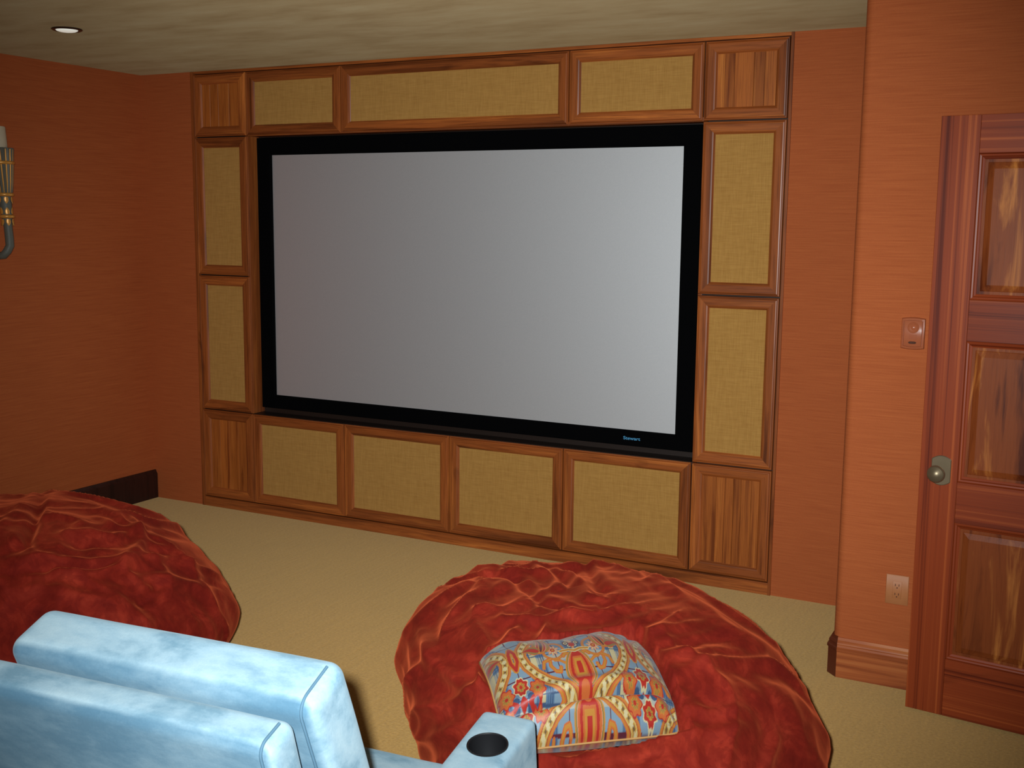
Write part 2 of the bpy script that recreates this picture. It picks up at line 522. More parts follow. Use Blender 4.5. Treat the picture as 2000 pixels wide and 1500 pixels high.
def plank(name, x0, x1, y0, y1, z0, z1, mat='wood', horiz=False, bev=0.0015):
    """board whose grain (local Z) runs along its length"""
    cx, cy, cz = (x0 + x1) / 2, (y0 + y1) / 2, (z0 + z1) / 2
    if horiz:
        hx, hz = (z1 - z0) / 2, (x1 - x0) / 2
        me = box_me(name, -hx, hx, -(y1 - y0) / 2, (y1 - y0) / 2, -hz, hz, bev)
        return cpart(name, me, mat, None, (cx, cy, cz), (0, math.pi / 2, 0))
    me = box_me(name, -(x1 - x0) / 2, (x1 - x0) / 2, -(y1 - y0) / 2, (y1 - y0) / 2, -(z1 - z0) / 2, (z1 - z0) / 2, bev)
    return cpart(name, me, mat, None, (cx, cy, cz))

body = mesh_obj('carcass', join_boxes('carcass', [(XA - CX, XB - 0.02 - CX, 0.016, 0.13, 0.02, ZC - .004), (XE + 0.02 - CX, XF - CX, 0.016, 0.13, 0.02, ZC - .004),
      (XB - 0.02 - CX, XE + 0.02 - CX, 0.016, 0.13, ZU + 0.02, ZC - .004), (XB - 0.02 - CX, XE + 0.02 - CX, 0.016, 0.13, 0.02, ZV - 0.02),
      (XB - 0.02 - CX, XE + 0.02 - CX, 0.105, 0.13, ZV - 0.02, ZU + 0.02)]), 'ledge', cab)
plank('frame_stile', -1.857, XA - 0.001, -0.006, 0.10, 0.0, ZC - 0.001)
plank('frame_stile', XF + 0.001, 1.681, -0.006, 0.10, 0.0, ZC - 0.001)
plank('frame_rail', XA - 0.001, XF + 0.001, -0.006, 0.10, ZT + 0.001, ZC - 0.001, horiz=True)
plank('toe_board', XA - 0.001, XF + 0.001, -0.004, 0.10, 0.0, ZW - 0.003, horiz=True)
plank('toe_bead', XA, XF, -0.011, 0.0, ZW - 0.008, ZW - 0.002, horiz=True, bev=0.002)
plank('reveal_board', XB - 0.02, XB, 0.002, 0.104, ZV, ZU)
plank('reveal_board', XE, XE + 0.02, 0.002, 0.104, ZV, ZU)
plank('reveal_board', XB, XE, 0.002, 0.104, ZU, ZU + 0.02, horiz=True)
plank('ledge_board', XB - .002, XE + .002, 0.002, 0.104, ZV - 0.018, ZV - 0.001, 'ledge', horiz=True)

DOOR_W = 0.058
DPROF = [(0, 0), (0, -0.014), (0.0025, -0.0185), (0.006, -0.019), (0.0085, -0.0150), (0.010, -0.0185), (0.014, -0.0195), (0.045, -0.0185), (0.051, -0.016), (0.055, -0.011), (0.058, -0.009), (0.058, 0)]
def cab_door(x0, x1, z0, z1, fill):
    g = 0.003
    x0 += g; x1 -= g; z0 += g; z1 -= g
    w, h = x1 - x0, z1 - z0
    d = cpart('door', box_me('door', 0.004, w - 0.004, 0.0, 0.006, 0.004, h - 0.004), 'wood', None, (x0, 0.009, z0))
    framed(d, 0, w, 0, h, DOOR_W, DPROF, 'wood')
    a = DOOR_W - 0.003
    if fill == 'fabric':
        n = 5
        f = mesh_obj('fabric_panel', box_me('fabric_panel', a, w - a, -0.0075, -0.001, a, h - a), 'burlap', d)
    else:
        cuts = [0.0] + fill + [1.0]
        for i in range(len(cuts) - 1):
            bx0 = a + (w - 2 * a) * cuts[i] + 0.0006; bx1 = a + (w - 2 * a) * cuts[i + 1] - 0.0006
            hw = (bx1 - bx0) / 2
            me = box_me('board', -hw, hw, -0.0075 - 0.001 * ((i * 7) % 3), -0.001, -(h / 2 - a), h / 2 - a, 0.0006, 1)
            mesh_obj('board', me, 'wood_board', d, ((bx0 + bx1) / 2, 0, h / 2))
    return d
# upper row
cab_door(XA, XB, ZU, ZT, [0.22, 0.45, 0.74])
cab_door(XB, XC, ZU, ZT, 'fabric'); cab_door(XC, XD, ZU, ZT, 'fabric'); cab_door(XD, XE, ZU, ZT, 'fabric')
cab_door(XE, XF, ZU, ZT, [0.13, 0.30, 0.62, 0.80])
# side columns
for (a_, b_) in ((XA, XB), (XE, XF)):
    cab_door(a_, b_, ZM, ZU, 'fabric'); cab_door(a_, b_, ZV, ZM, 'fabric')
# lower row
cab_door(XA, XB, ZW, ZV, [0.25, 0.52, 0.78])
for a_, b_ in ((XB, B1), (B1, B2), (B2, B3), (B3, XE)): cab_door(a_, b_, ZW, ZV, 'fabric')
cab_door(XE, XF, ZW, ZV, [0.24, 0.40, 0.55, 0.68, 0.86])

# ================================================================== projection screen
FL, FR, FB, FT = -1.424, 1.250, 0.640, 2.214
SL, SR, SB, ST = -1.3225, 1.1575, 0.7195, 2.1155
scr = thing('projection_screen', 'grey fixed projection screen with wide black frame inside the cabinet', 'screen', ((FL + FR) / 2, 0.09, FB))
ox, oy, oz = scr.location
def frame_me():
    bm = bmesh.new()
    o4 = [(FL, FB), (FR, FB), (FR, FT), (FL, FT)]; i4 = [(SL, SB), (SR, SB), (SR, ST), (SL, ST)]
    rows = []
    for pts, y in ((o4, 0.104), (o4, 0.060), ([(x + (0.004 if x < 0 else -0.004), z + (0.004 if z < 1 else -0.004)) for x, z in o4], 0.056),
                   ([(x + (-0.012 if x < 0 else 0.012), z + (-0.012 if z < 1 else 0.012)) for x, z in i4], 0.058), (i4, 0.070), (i4, 0.104)):
        rows.append([bm.verts.new((x - ox, y - oy, z - oz)) for x, z in pts])
    for r0, r1 in zip(rows, rows[1:] + rows[:1]):
        for k in range(4):
            bm.faces.new((r0[k], r0[(k + 1) % 4], r1[(k + 1) % 4], r1[k]))
    return finish(bm, 'frame')
fr_ = mesh_obj('frame', frame_me(), 'black', scr)
mesh_obj('screen_surface', box_me('screen_surface', SL - ox - .001, SR - ox + .001, 0.0715 - oy, 0.078 - oy, SB - oz - .001, ST - oz + .001), 'screen', scr)
# lettering on the frame
fc = bpy.data.curves.new('lettering', 'FONT')
fc.body = 'Stewart'; fc.size = 0.023; fc.extrude = 0.0006; fc.offset = 0.0002; fc.space_character = 1.0
to = bpy.data.objects.new('lettering', fc); COL.objects.link(to)
bpy.context.view_layer.update()
lm = bpy.data.meshes.new_from_object(to.evaluated_get(bpy.context.evaluated_depsgraph_get()))
bpy.data.objects.remove(to)
xs_ = [v.co.x for v in lm.vertices]; wdt = max(xs_) - min(xs_)
for v in lm.vertices: v.co.x *= 0.090 / wdt
lm.materials.clear()
lo = mesh_obj('lettering', lm, 'logo', scr, (0.890 - ox, 0.0550 - oy, 0.672 - oz), (math.pi / 2, 0, 0))
lo['label'] = 'light blue lettering on the black frame'

# ================================================================== open door on the right
DA = math.atan2(-0.122, 0.9925)
door = mesh_obj('door_1', box_me('door_core', 0.02, 0.80, -0.006, 0.012, 0.02, 2.10), 'mahogany', None, (2.449, -1.024 + 0.018, 0.010), (0, 0, DA))
tag(door, 'open mahogany panel door with bronze knob at the right edge', kind='structure')
def dplank(name, x0, x1, z0, z1, horiz):
    cx, cz = (x0 + x1) / 2, (z0 + z1) / 2
    if horiz:
        me = box_me(name, -(z1 - z0) / 2, (z1 - z0) / 2, -0.018, 0.022, -(x1 - x0) / 2, (x1 - x0) / 2, 0.0012, 1)
        return mesh_obj(name, me, 'mahogany', door, (cx, 0, cz), (0, math.pi / 2, 0))
    me = box_me(name, -(x1 - x0) / 2, (x1 - x0) / 2, -0.018, 0.022, -(z1 - z0) / 2, (z1 - z0) / 2, 0.0015, 2)
    return mesh_obj(name, me, 'mahogany', door, (cx, 0, cz))
DWd, ST_ = 0.82, 0.128
zr = [(0.0, 0.212), (0.712, 0.858), (1.352, 1.494), (1.985, 2.112)]
dplank('stile', 0.0, ST_, 0.0, 2.112, False); dplank('stile', DWd - ST_, DWd, 0.0, 2.112, False)
for a_, b_ in zr: dplank('rail', ST_ + 0.0005, DWd - ST_ - 0.0005, a_, b_, True)
MPROF = [(0, 0), (0, -0.0125), (0.004, -0.0150), (0.009, -0.0135), (0.012, -0.0085), (0.018, -0.006), (0.022, -0.0035), (0.024, 0)]
for (a0, a1), (b0, b1) in zip(zr, zr[1:]):
    x0, x1, z0, z1 = ST_, DWd - ST_, a1, b0
    bm = bmesh.new()
    def ring(m, y): return [bm.verts.new(p) for p in ((x0 + m, y, z0 + m), (x1 - m, y, z0 + m), (x1 - m, y, z1 - m), (x0 + m, y, z1 - m))]
    rs = [ring(0.0, 0.004), ring(0.0, -0.0035), ring(0.030, -0.0035), ring(0.032, -0.0055), ring(0.052, -0.0120), ring(0.054, -0.0120)]
    cen = [[v.co.copy() for v in r] for r in rs]
    for r0, r1 in zip(rs, rs[1:]):
        for k in range(4): bm.faces.new((r0[k], r0[(k + 1) % 4], r1[(k + 1) % 4], r1[k]))
    bm.faces.new(rs[-1]); bm.faces.new(rs[0][::-1])
    bmesh.ops.translate(bm, verts=bm.verts, vec=(0, -0.0045, -(z0 + z1) / 2))
    pan = mesh_obj('panel', finish(bm, 'panel'), 'mahogany_panel', door, (0, 0, (z0 + z1) / 2))
    h2 = (z1 - z0) / 2
    framed(pan, x0 + .0004, x1 - .0004, -h2 + .0004, h2 - .0004, 0.024, MPROF, 'mahogany', ('moulding', 'moulding'), -0.003)
# knob and escutcheon
def plate_me():
    w, h, ar = 0.033, 0.040, 0.013
    pts = []
    for k in range(13):
        t_ = -1 + 2 * k / 12
        pts.append((w * t_, h + ar * (1 - t_ * t_)))
    pts += [(-x, -z) for x, z in pts]
    bm = bmesh.new()
    r0 = [bm.verts.new((x, 0, z)) for x, z in pts]; r1 = [bm.verts.new((x, -0.004, z)) for x, z in pts]; r2 = [bm.verts.new((x * 0.94, -0.0055, z * 0.96)) for x, z in pts]
    n = len(pts)
    for a, b in ((r0, r1), (r1, r2)):
        for k in range(n): bm.faces.new((a[k], a[(k + 1) % n], b[(k + 1) % n], b[k]))
    bm.faces.new(r2)
    return finish(bm, 'knob_plate')
kp = mesh_obj('knob_plate', plate_me(), 'bronze', door, (0.073, -0.018, 0.893))
kp['label'] = 'aged bronze door plate with rounded ends'
kprof = [(0.0005, 0.0), (0.013, 0.0), (0.012, 0.012), (0.010, 0.022), (0.014, 0.028), (0.026, 0.034), (0.0305, 0.042), (0.0300, 0.048), (0.0255, 0.054), (0.0245, 0.0545), (0.023, 0.0555), (0.014, 0.0615), (0.006, 0.064), (0.0008, 0.0645)]
mesh_obj('knob', lathe('knob', kprof, 40, lambda x, y, h: (x, -h, y)), 'bronze', kp, (-0.006, -0.004, -0.006))

# ================================================================== wall fittings on the pier
ctl = thing('wall_control', 'small copper-coloured wall control with round dimple above the outlet', 'wall control', (2.371, YPIER, 1.361))
def rrect(w, h, bulge, n=8):
    pts = []
    for k in range(n + 1):
        t_ = -1 + 2 * k / n
        pts.append((w * t_, h + bulge * (1 - t_ * t_)))
    return pts + [(-x, -z) for x, z in pts]
def layered(name, outline, layers):
    bm = bmesh.new(); rows = []
    for s, y in layers: rows.append([bm.verts.new((x * s, y, z * s)) for x, z in outline])
    n = len(outline)
    for a, b in zip(rows, rows[1:]):
        for k in range(n): bm.faces.new((a[k], a[(k + 1) % n], b[(k + 1) % n], b[k]))
    bm.faces.new(rows[-1]); bm.faces.new(rows[0][::-1])
    return finish(bm, name, True, 40)
mesh_obj('plate', layered('plate', rrect(0.041, 0.055, 0.004), [(1, 0), (1, -0.012), (0.95, -0.017), (0.84, -0.019), (0.82, -0.016)]), 'copper', ctl)
mesh_obj('cover', layered('cover', rrect(0.032, 0.045, 0.003), [(1, -0.014), (1, -0.018), (0.95, -0.020)]), 'copper', ctl)
dp = [(0.0205, 0.0), (0.0200, 0.0030), (0.0180, 0.0042), (0.0140, 0.0020), (0.0090, 0.0005), (0.0060, 0.0022), (0.0008, 0.0032)]
mesh_obj('dial', lathe('dial', dp, 32, lambda x, y, h: (x, -0.0195 - h, y)), 'copper', ctl, (0.001, 0, 0.022))
for k in range(3):
    mesh_obj('grille_rib', box_me('grille_rib', -0.014, 0.014, -0.0222, -0.0195, -0.0012, 0.0012, 0.0008, 1), 'copper', ctl, (0.002, 0, -0.006 - 0.006 * k))
mesh_obj('slot', layered('slot', [(0.014 * math.copysign(abs(math.cos(a)) ** 0.5, math.cos(a)), 0.0045 * math.sin(a)) for a in [2 * math.pi * i / 24 for i in range(24)]],
         [(1, -0.019), (1, -0.0215), (0.85, -0.0222), (0.7, -0.0205)]), 'slot', ctl, (0.0, 0, -0.033))

out = thing('electrical_outlet', 'tan electrical outlet plate low on the orange wall beside the door', 'outlet', (2.3685, YPIER, 0.3835))
mesh_obj('plate', layered('plate', rrect(0.0415, 0.0575, 0.0, 4), [(1, 0), (1, -0.004), (0.95, -0.0062)]), 'outlet', out)
rc = mesh_obj('receptacle', layered('receptacle', rrect(0.0165, 0.0335, 0.0, 4), [(1, -0.004), (1, -0.0072), (0.96, -0.0080)]), 'outlet', out)
for zz in (0.019, -0.016):
    for xx in (-0.0065, 0.0065):
        mesh_obj('slot', box_me('slot', xx - 0.0013, xx + 0.0013, -0.0086, -0.0075, zz - 0.0042, zz + 0.0042), 'slot', rc)
    mesh_obj('ground_hole', lathe('ground_hole', [(0.0026, 0.0), (0.0026, 0.0009), (0.0015, 0.0009)], 14, lambda x, y, h: (x, -0.0077 - h, y)), 'slot', rc, (0, 0, zz - 0.0105))

# ================================================================== ceiling downlight
dl = thing('recessed_downlight', 'small round recessed ceiling light above the left side', 'ceiling light', (-1.295, -1.392, ZC))
mesh_obj('trim_ring', lathe('trim_ring', [(0.066, 0.0), (0.068, -0.004), (0.060, -0.008), (0.050, -0.006), (0.048, 0.0)], 40), 'trim_dark', dl)
mesh_obj('reflector', lathe('reflector', [(0.0475, -0.0005), (0.047, -0.0055), (0.043, -0.010), (0.030, -0.013), (0.014, -0.0145), (0.001, -0.015)], 32,
         flute=lambda a, h: 1 + 0.03 * math.cos(8 * a)), 'lens', dl)

# ================================================================== torch sconce on the left wall
sc = thing('wall_sconce', 'gilded grey torch wall sconce with ivory candle at the left edge', 'wall lamp', (XL, -1.107, 1.55))
SX, SY = -2.15 - XL, 0.0                              # torch axis in front of the wall
def tor(z): return Vector((SX + 0.010 * (2.10 - z) / 0.4, 0.004 + 0.020 * (2.10 - z) / 0.4, z - 1.55))
def ring_lathe(name, prof, mat, fl=None, par=None):
    seg = 56; v, f = [], []
    for (r, z) in prof:
        c = tor(z)
        for i in range(seg):
            a = 2 * math.pi * i / seg
            rr = r * (fl(a) if fl else 1)
            v.append(c + Vector((rr * math.cos(a), rr * math.sin(a), 0)))
    for k in range(len(prof) - 1):
        for i in range(seg):
            j = (i + 1) % seg
            f.append((k * seg + i, k * seg + j, (k + 1) * seg + j, (k + 1) * seg + i))
    f.append(tuple(range(seg))[::-1]); f.append(tuple(range((len(prof) - 1) * seg, len(prof) * seg)))
    return mesh_obj(name, pydata(name, v, f, True, 50), mat, par or sc)
cdl = ring_lathe('candle', [(0.040, 2.08), (0.040, 2.205), (0.037, 2.212), (0.004, 2.210)], 'wax')
ring_lathe('bulb_base', [(0.010, 2.208), (0.011, 2.235), (0.006, 2.240)], 'trim_dark', None, cdl)
flu = lambda a: 1 + 0.07 * math.cos(14 * a)
cup = ring_lathe('torch_cup', [(0.030, 1.855), (0.040, 1.88), (0.047, 1.93), (0.053, 1.985), (0.057, 2.02), (0.060, 2.06), (0.065, 2.10), (0.062, 2.104), (0.05, 2.09)], 'verdigris', flu)
for k in range(14):                                    # gilt ribs of the torch
    a = 2 * math.pi * (k + 0.5) / 14
    pts = []
    for z, r in ((1.875, 0.037), (1.93, 0.0455), (1.985, 0.0515), (2.015, 0.055), (2.06, 0.0585), (2.098, 0.0635)):
        pts.append(tor(z) + Vector((r * math.cos(a), r * math.sin(a), 0)))
    mesh_obj('gilt_rib', tube('gilt_rib', pts, [0.002, 0.004, 0.004, 0.0042, 0.0042, 0.003], 8), 'gold', cup)
for z, r in ((2.028, 0.060), (1.865, 0.040), (1.752, 0.032)):
    ring_lathe('gilt_ring', [(r * 0.8, z - 0.010), (r + 0.003, z - 0.008), (r + 0.007, z - 0.003), (r + 0.007, z + 0.003), (r + 0.003, z + 0.008), (r * 0.8, z + 0.010)], 'gold')
stem = ring_lathe('torch_stem', [(0.022, 1.70), (0.027, 1.76), (0.030, 1.80), (0.033, 1.86)], 'verdigris')
for zc, s in ((1.852, -1), (1.765, 1), (1.738, -1)):
    for k in range(6):                                 # gilt leaves under and over the collars
        a = 2 * math.pi * (k + 0.5) / 6
        v, f = [], []
        for i in range(5):
            t_ = i / 4
            wv = 0.011 * math.sin(math.pi * min(1, 0.25 + 0.75 * t_)) + 0.001
            z = zc + s * 0.034 * t_
            r = 0.036 if zc > 1.8 else 0.031
            for q in (-1, 0, 1):
                aa = a + q * wv / r
                rr = r + (0.003 if q == 0 else 0.0)
                v.append(tor(z) + Vector((rr * math.cos(aa), rr * math.sin(aa), 0)))
        for i in range(4):
            for q in range(2): f.append((i * 3 + q, i * 3 + q + 1, i * 3 + q + 4, i * 3 + q + 3))
        mesh_obj('gilt_leaf', pydata('gilt_leaf', v, f), 'gold', stem)
p0 = tor(1.70)
hook = [tor(1.73), p0, tor(1.64), tor(1.60) + Vector((-0.002, 0, 0)), Vector((SX + 0.006, 0.015, 0.022)), Vector((SX - 0.012, 0.006, 0.000)), Vector((SX - 0.040, 0.0, -0.004)), Vector((SX - 0.07, -0.004, 0.010)), Vector((0.012, -0.006, 0.03))]
mesh_obj('arm', tube('arm', hook, [0.021, 0.0215, 0.022, 0.022, 0.0215, 0.021, 0.020, 0.019, 0.018], 18), 'verdigris', sc)
mesh_obj('backplate', lathe('backplate', [(0.05, 0.0), (0.052, 0.006), (0.045, 0.012), (0.02, 0.018), (0.001, 0.019)], 32, lambda x, y, h: (h, x, y * 1.6)), 'verdigris', sc, (0.0, -0.006, 0.03))

# ================================================================== bean bags
# creases: (height, width, points on the bag)
RIDGES_RIGHT = [
 (0.022,0.028,[(1.185,-2.334,0.496),(1.292,-2.449,0.487),(1.38,-2.521,0.474),(1.489,-2.577,0.466),(1.545,-2.603,0.454)]),
 (0.024,0.03,[(1.553,-2.325,0.599),(1.545,-2.429,0.574),(1.538,-2.505,0.54),(1.535,-2.554,0.505),(1.545,-2.603,0.454)]),
 (0.02,0.03,[(1.145,-2.042,0.555),(1.165,-1.953,0.563),(1.244,-1.946,0.586),(1.339,-1.871,0.596),(1.428,-1.952,0.609),(1.526,-2.066,0.613),(1.619,-2.107,0.613)]),
 (-0.02,0.024,[(1.249,-2.181,0.578),(1.25,-2.085,0.588),(1.263,-2.012,0.592),(1.356,-2.035,0.605),(1.451,-2.128,0.61),(1.534,-2.203,0.61),(1.674,-2.224,0.61),(1.725,-2.186,0.61),(1.744,-2.051,0.611),(1.796,-1.891,0.597)]),
 (0.02,0.022,[(1.383,-1.859,0.599),(1.497,-1.914,0.609),(1.59,-2.028,0.613),(1.654,-2.114,0.613),(1.724,-2.1,0.612)]),
 (-0.016,0.02,[(1.474,-1.741,0.586),(1.57,-1.901,0.609),(1.638,-2.006,0.613),(1.696,-2.032,0.612)]),
 (0.014,0.022,[(1.439,-2.351,0.584),(1.573,-2.326,0.6),(1.654,-2.262,0.607),(1.719,-2.247,0.607),(1.803,-2.111,0.607),(1.854,-1.954,0.596)]),
 (-0.014,0.022,[(1.617,-2.426,0.579),(1.718,-2.398,0.586),(1.818,-2.318,0.593),(1.887,-2.146,0.598),(1.929,-2.001,0.588)]),
 (0.013,0.02,[(1.778,-2.377,0.587),(1.87,-2.283,0.592),(1.959,-2.154,0.586),(2.007,-2.041,0.572)]),
 (-0.013,0.02,[(1.897,-2.356,0.576),(1.993,-2.239,0.573),(2.055,-2.128,0.56),(2.1,-2.031,0.537)]),
 (0.012,0.02,[(1.976,-2.335,0.564),(2.032,-2.257,0.56),(2.093,-2.157,0.546),(2.15,-2.063,0.515)]),
 (0.022,0.026,[(2.02,-2.376,0.542),(2.071,-2.275,0.544),(2.132,-2.169,0.528),(2.2,-2.046,0.482),(2.252,-1.994,0.423),(2.293,-1.993,0.37)]),
 (0.01,0.018,[(2.058,-2.468,0.491),(2.144,-2.408,0.472),(2.228,-2.302,0.447)]),
 (0.012,0.022,[(2.083,-2.511,0.45),(2.159,-2.452,0.437),(2.24,-2.333,0.426)]),
 (0.014,0.02,[(2.28,-2.383,0.344),(2.288,-2.324,0.37),(2.286,-2.263,0.398)]),
 (0.016,0.025,[(1.784,-2.67,0.37),(1.903,-2.649,0.383),(2.007,-2.604,0.4),(2.097,-2.537,0.417)]),
 (-0.01,0.03,[(1.156,-2.24,0.524),(1.291,-2.413,0.515),(1.38,-2.521,0.474)]),
]
RIDGES_LEFT = [
 (-0.03,0.03,[(-0.804,-2.052,0.627),(-0.509,-2.325,0.643),(-0.377,-2.463,0.625),(-0.324,-2.534,0.604),(-0.328,-2.609,0.586)]),
 (0.018,0.02,[(-0.735,-2.085,0.635),(-0.477,-2.331,0.641),(-0.365,-2.452,0.624),(-0.306,-2.518,0.603)]),
 (0.018,0.022,[(-0.312,-2.613,0.58),(-0.234,-2.571,0.568),(-0.175,-2.522,0.558),(-0.122,-2.437,0.551),(-0.072,-2.321,0.535),(-0.039,-2.198,0.507),(-0.048,-2.07,0.48)]),
 (-0.02,0.024,[(-0.259,-2.637,0.553),(-0.21,-2.578,0.556),(-0.146,-2.523,0.544),(-0.096,-2.433,0.538),(-0.069,-2.327,0.533)]),
 (0.018,0.026,[(-0.294,-2.43,0.612),(-0.27,-2.378,0.61),(-0.248,-2.314,0.606),(-0.199,-2.251,0.589),(-0.208,-2.159,0.582)]),
 (-0.016,0.024,[(-0.232,-2.441,0.594),(-0.2,-2.361,0.59),(-0.146,-2.267,0.57)]),
 (0.018,0.026,[(-0.359,-2.022,0.594),(-0.205,-2.131,0.576),(-0.116,-2.208,0.551),(-0.072,-2.321,0.535)]),
 (0.02,0.024,[(-0.168,-2.596,0.529),(-0.162,-2.56,0.54),(-0.103,-2.5,0.527),(-0.07,-2.421,0.525),(-0.049,-2.315,0.521),(0.002,-2.219,0.48)]),
 (0.018,0.03,[(-0.214,-2.699,0.492),(-0.164,-2.631,0.509),(-0.096,-2.595,0.483),(-0.041,-2.545,0.464),(0.026,-2.477,0.429),(0.04,-2.415,0.437)]),
 (-0.022,0.028,[(0.04,-2.415,0.437),(0.065,-2.385,0.416),(0.061,-2.326,0.429),(0.048,-2.289,0.445),(0.007,-2.327,0.48)]),
 (0.018,0.022,[(-0.025,-2.129,0.483),(-0.013,-2.072,0.454),(-0.014,-1.997,0.419),(-0.021,-1.923,0.375),(-0.059,-1.826,0.314)]),
 (-0.012,0.022,[(0.032,-2.156,0.442),(0.04,-2.057,0.398),(0.025,-1.932,0.327)]),
 (0.013,0.026,[(-0.018,-2.392,0.494),(0.019,-2.286,0.471),(0.053,-2.179,0.427),(0.096,-2.067,0.33)]),
 (0.02,0.03,[(-0.28,-2.687,0.535),(-0.248,-2.693,0.515),(-0.216,-2.705,0.487)]),
 (0.012,0.03,[(0,-2.555,0.414),(0.082,-2.452,0.366),(0.134,-2.319,0.324),(0.144,-2.125,0.274)]),
 (0.012,0.024,[(-0.382,-2.164,0.624),(-0.267,-2.186,0.603),(-0.224,-2.152,0.586),(-0.108,-2.144,0.537),(-0.049,-2.088,0.487)]),
 (0.014,0.03,[(-0.732,-2.201,0.644),(-0.567,-2.397,0.644),(-0.484,-2.52,0.631)]),
]

# where the pillow lies (also used to dent the bag under it)
PW, PHh, PT = 0.485, 0.375, 0.205
PIL_LOC = Vector((1.795, -2.520, 0.518))
DROOP = lambda U, V: 0.012 * U ** 2 * np.clip(V, 0, 1) + 0.016 * np.clip(V, 0, 1) * np.cos(U * 5.5 + 0.3) + 0.06 * np.clip(V - 0.15, 0, 1) ** 2 + 0.05 * np.clip(-V - 0.55, 0, 1)
wa = math.radians(41.0); el = math.radians(22)
ax_x = Vector((math.cos(wa), math.sin(wa), 0.0))
ax_y = Vector((-math.sin(wa) * math.cos(el), math.cos(wa) * math.cos(el), math.sin(el)))
ax_z = ax_x.cross(ax_y)
PIL_ROT = Matrix((ax_x, ax_y, ax_z)).transposed()

def bag_mesh(name, cx, cy, a, b, rot, h, z0, e, sx, sy, ridges, seed, nu=380, nv=190):
    th = np.linspace(0, 2 * np.pi, nu, endpoint=False)
    ph = np.linspace(-np.pi / 2, np.pi / 2, nv + 2)[1:-1]
    TH, PH = np.meshgrid(th, ph)
    c, s = np.cos(PH), np.sin(PH)
    rr = np.abs(c) ** 0.7
    zz = np.where(s > 0, np.abs(s) ** e * (h - z0), -np.abs(s) ** 0.7 * z0)
    X, Y = a * rr * np.cos(TH), b * rr * np.sin(TH)
    k = np.clip(zz / (h - z0), 0, 1)
    x = X * math.cos(rot) - Y * math.sin(rot) + cx + sx * k
    y = X * math.sin(rot) + Y * math.cos(rot) + cy + sy * k
    P = np.stack([x, y, zz + z0], -1)
    # normals
    du = np.roll(P, -1, 1) - np.roll(P, 1, 1)
    dv = np.gradient(P, axis=0)
    N = np.cross(du, dv); N /= np.linalg.norm(N, axis=-1, keepdims=True) + 1e-9
    flat = P.reshape(-1, 3)
    D = np.zeros(len(flat))
    for amp, wd, pts in ridges:
        amp, wd = amp * 1.35, wd * 1.25
        pts = np.array(pts)
        best = np.full(len(flat), 9.0); tt = np.zeros(len(flat))
        L = len(pts) - 1
        for i in range(L):
            p, q = pts[i], pts[i + 1]
            d = q - p; l2 = (d * d).sum() + 1e-9
            t_ = np.clip(((flat - p) @ d) / l2, 0, 1)
            dd = np.linalg.norm(flat - (p + t_[:, None] * d), axis=1)
            m = dd < best
            best[m] = dd[m]; tt[m] = (i + t_[m]) / L
        taper = np.clip(np.minimum(tt, 1 - tt) * 5, 0.25, 1.0)
        D += amp * taper * (np.exp(-(best / (wd * 0.75)) ** 2) - 0.45 * np.exp(-(best / (wd * 2.0)) ** 2))
    so = Vector((seed, seed * 1.7, seed * 0.3))
    W = np.zeros(len(flat))
    pc = Vector((cx + sx, cy + sy, h))
    for i in range(len(flat)):
        p = Vector(flat[i])
        wq = noise.noise_vector(p * 2.1 + so)
        q = p + wq * 0.22
        n1 = 1 - abs(noise.noise(q * 3.3 + so)) * 2
        # long gathers running round the bag
        r_ = Vector((q.x - pc.x, q.y - pc.y, 0))
        ang = math.atan2(r_.y, r_.x); rad = r_.length
        n2 = 1 - abs(noise.noise(Vector((rad * 7.0 + q.z * 5.0, ang * 1.7, seed)) + wq * 0.5)) * 2
        n3 = noise.noise(q * 14.0)
        n4 = 1 - abs(noise.noise(q * 8.0 - so)) * 2
        n2 *= min(1.0, rad / 0.28) ** 2
        hgt = min(1.0, max(0.0, p.z / 0.25))
        W[i] = hgt * (0.014 * n1 + 0.022 * n2 * n2 * (1 if n2 > 0 else -1) + 0.004 * n3 + 0.006 * n4) - 0.012
    D = D + W
    out = flat + N.reshape(-1, 3) * D[:, None]
    Rm = np.array(PIL_ROT); loc = (out - np.array(PIL_LOC)) @ Rm
    uu, vv = loc[:, 0] / (PW / 2), loc[:, 1] / (PHh / 2)
    T_ = (np.clip(1 - uu ** 2, 0, 1) ** 0.5 * np.clip(1 - vv ** 2, 0, 1) ** 0.5) ** 0.85
    low = -PT / 2 * T_ - 0.014 - DROOP(np.clip(uu, -1, 1), np.clip(vv, -1, 1))
    ins = (np.abs(uu) < 1.05) & (np.abs(vv) < 1.05) & (loc[:, 2] > low) & (loc[:, 2] < 0.20)
    loc[ins, 2] = low[ins]
    out = loc @ Rm.T + np.array(PIL_LOC)
    out[:, 2] = np.maximum(out[:, 2], 0.002)
    V = [tuple(v) for v in out]
    F = []
    m = nv
    for r in range(m - 1):
        for i in range(nu):
            j = (i + 1) % nu
            F.append((r * nu + i, r * nu + j, (r + 1) * nu + j, (r + 1) * nu + i))
    F.append(tuple(range(nu))[::-1]); F.append(tuple(range((m - 1) * nu, m * nu)))
    return pydata(name, V, F, True)

def seam_tube(name, pts, r, seed):
    # a wavy piped seam following the given points
    P = [Vector(p) for p in pts]
    res = []
    for i in range(len(P) - 1):
        for k in range(10):
            t_ = k / 10
            p = P[i].lerp(P[i + 1], t_)
            res.append(p + noise.noise_vector(p * 14 + Vector((seed, 0, 0))) * 0.010)
    res.append(P[-1])
    return tube(name, res, [r * (1 + 0.35 * noise.noise(p * 20)) for p in res], 8)

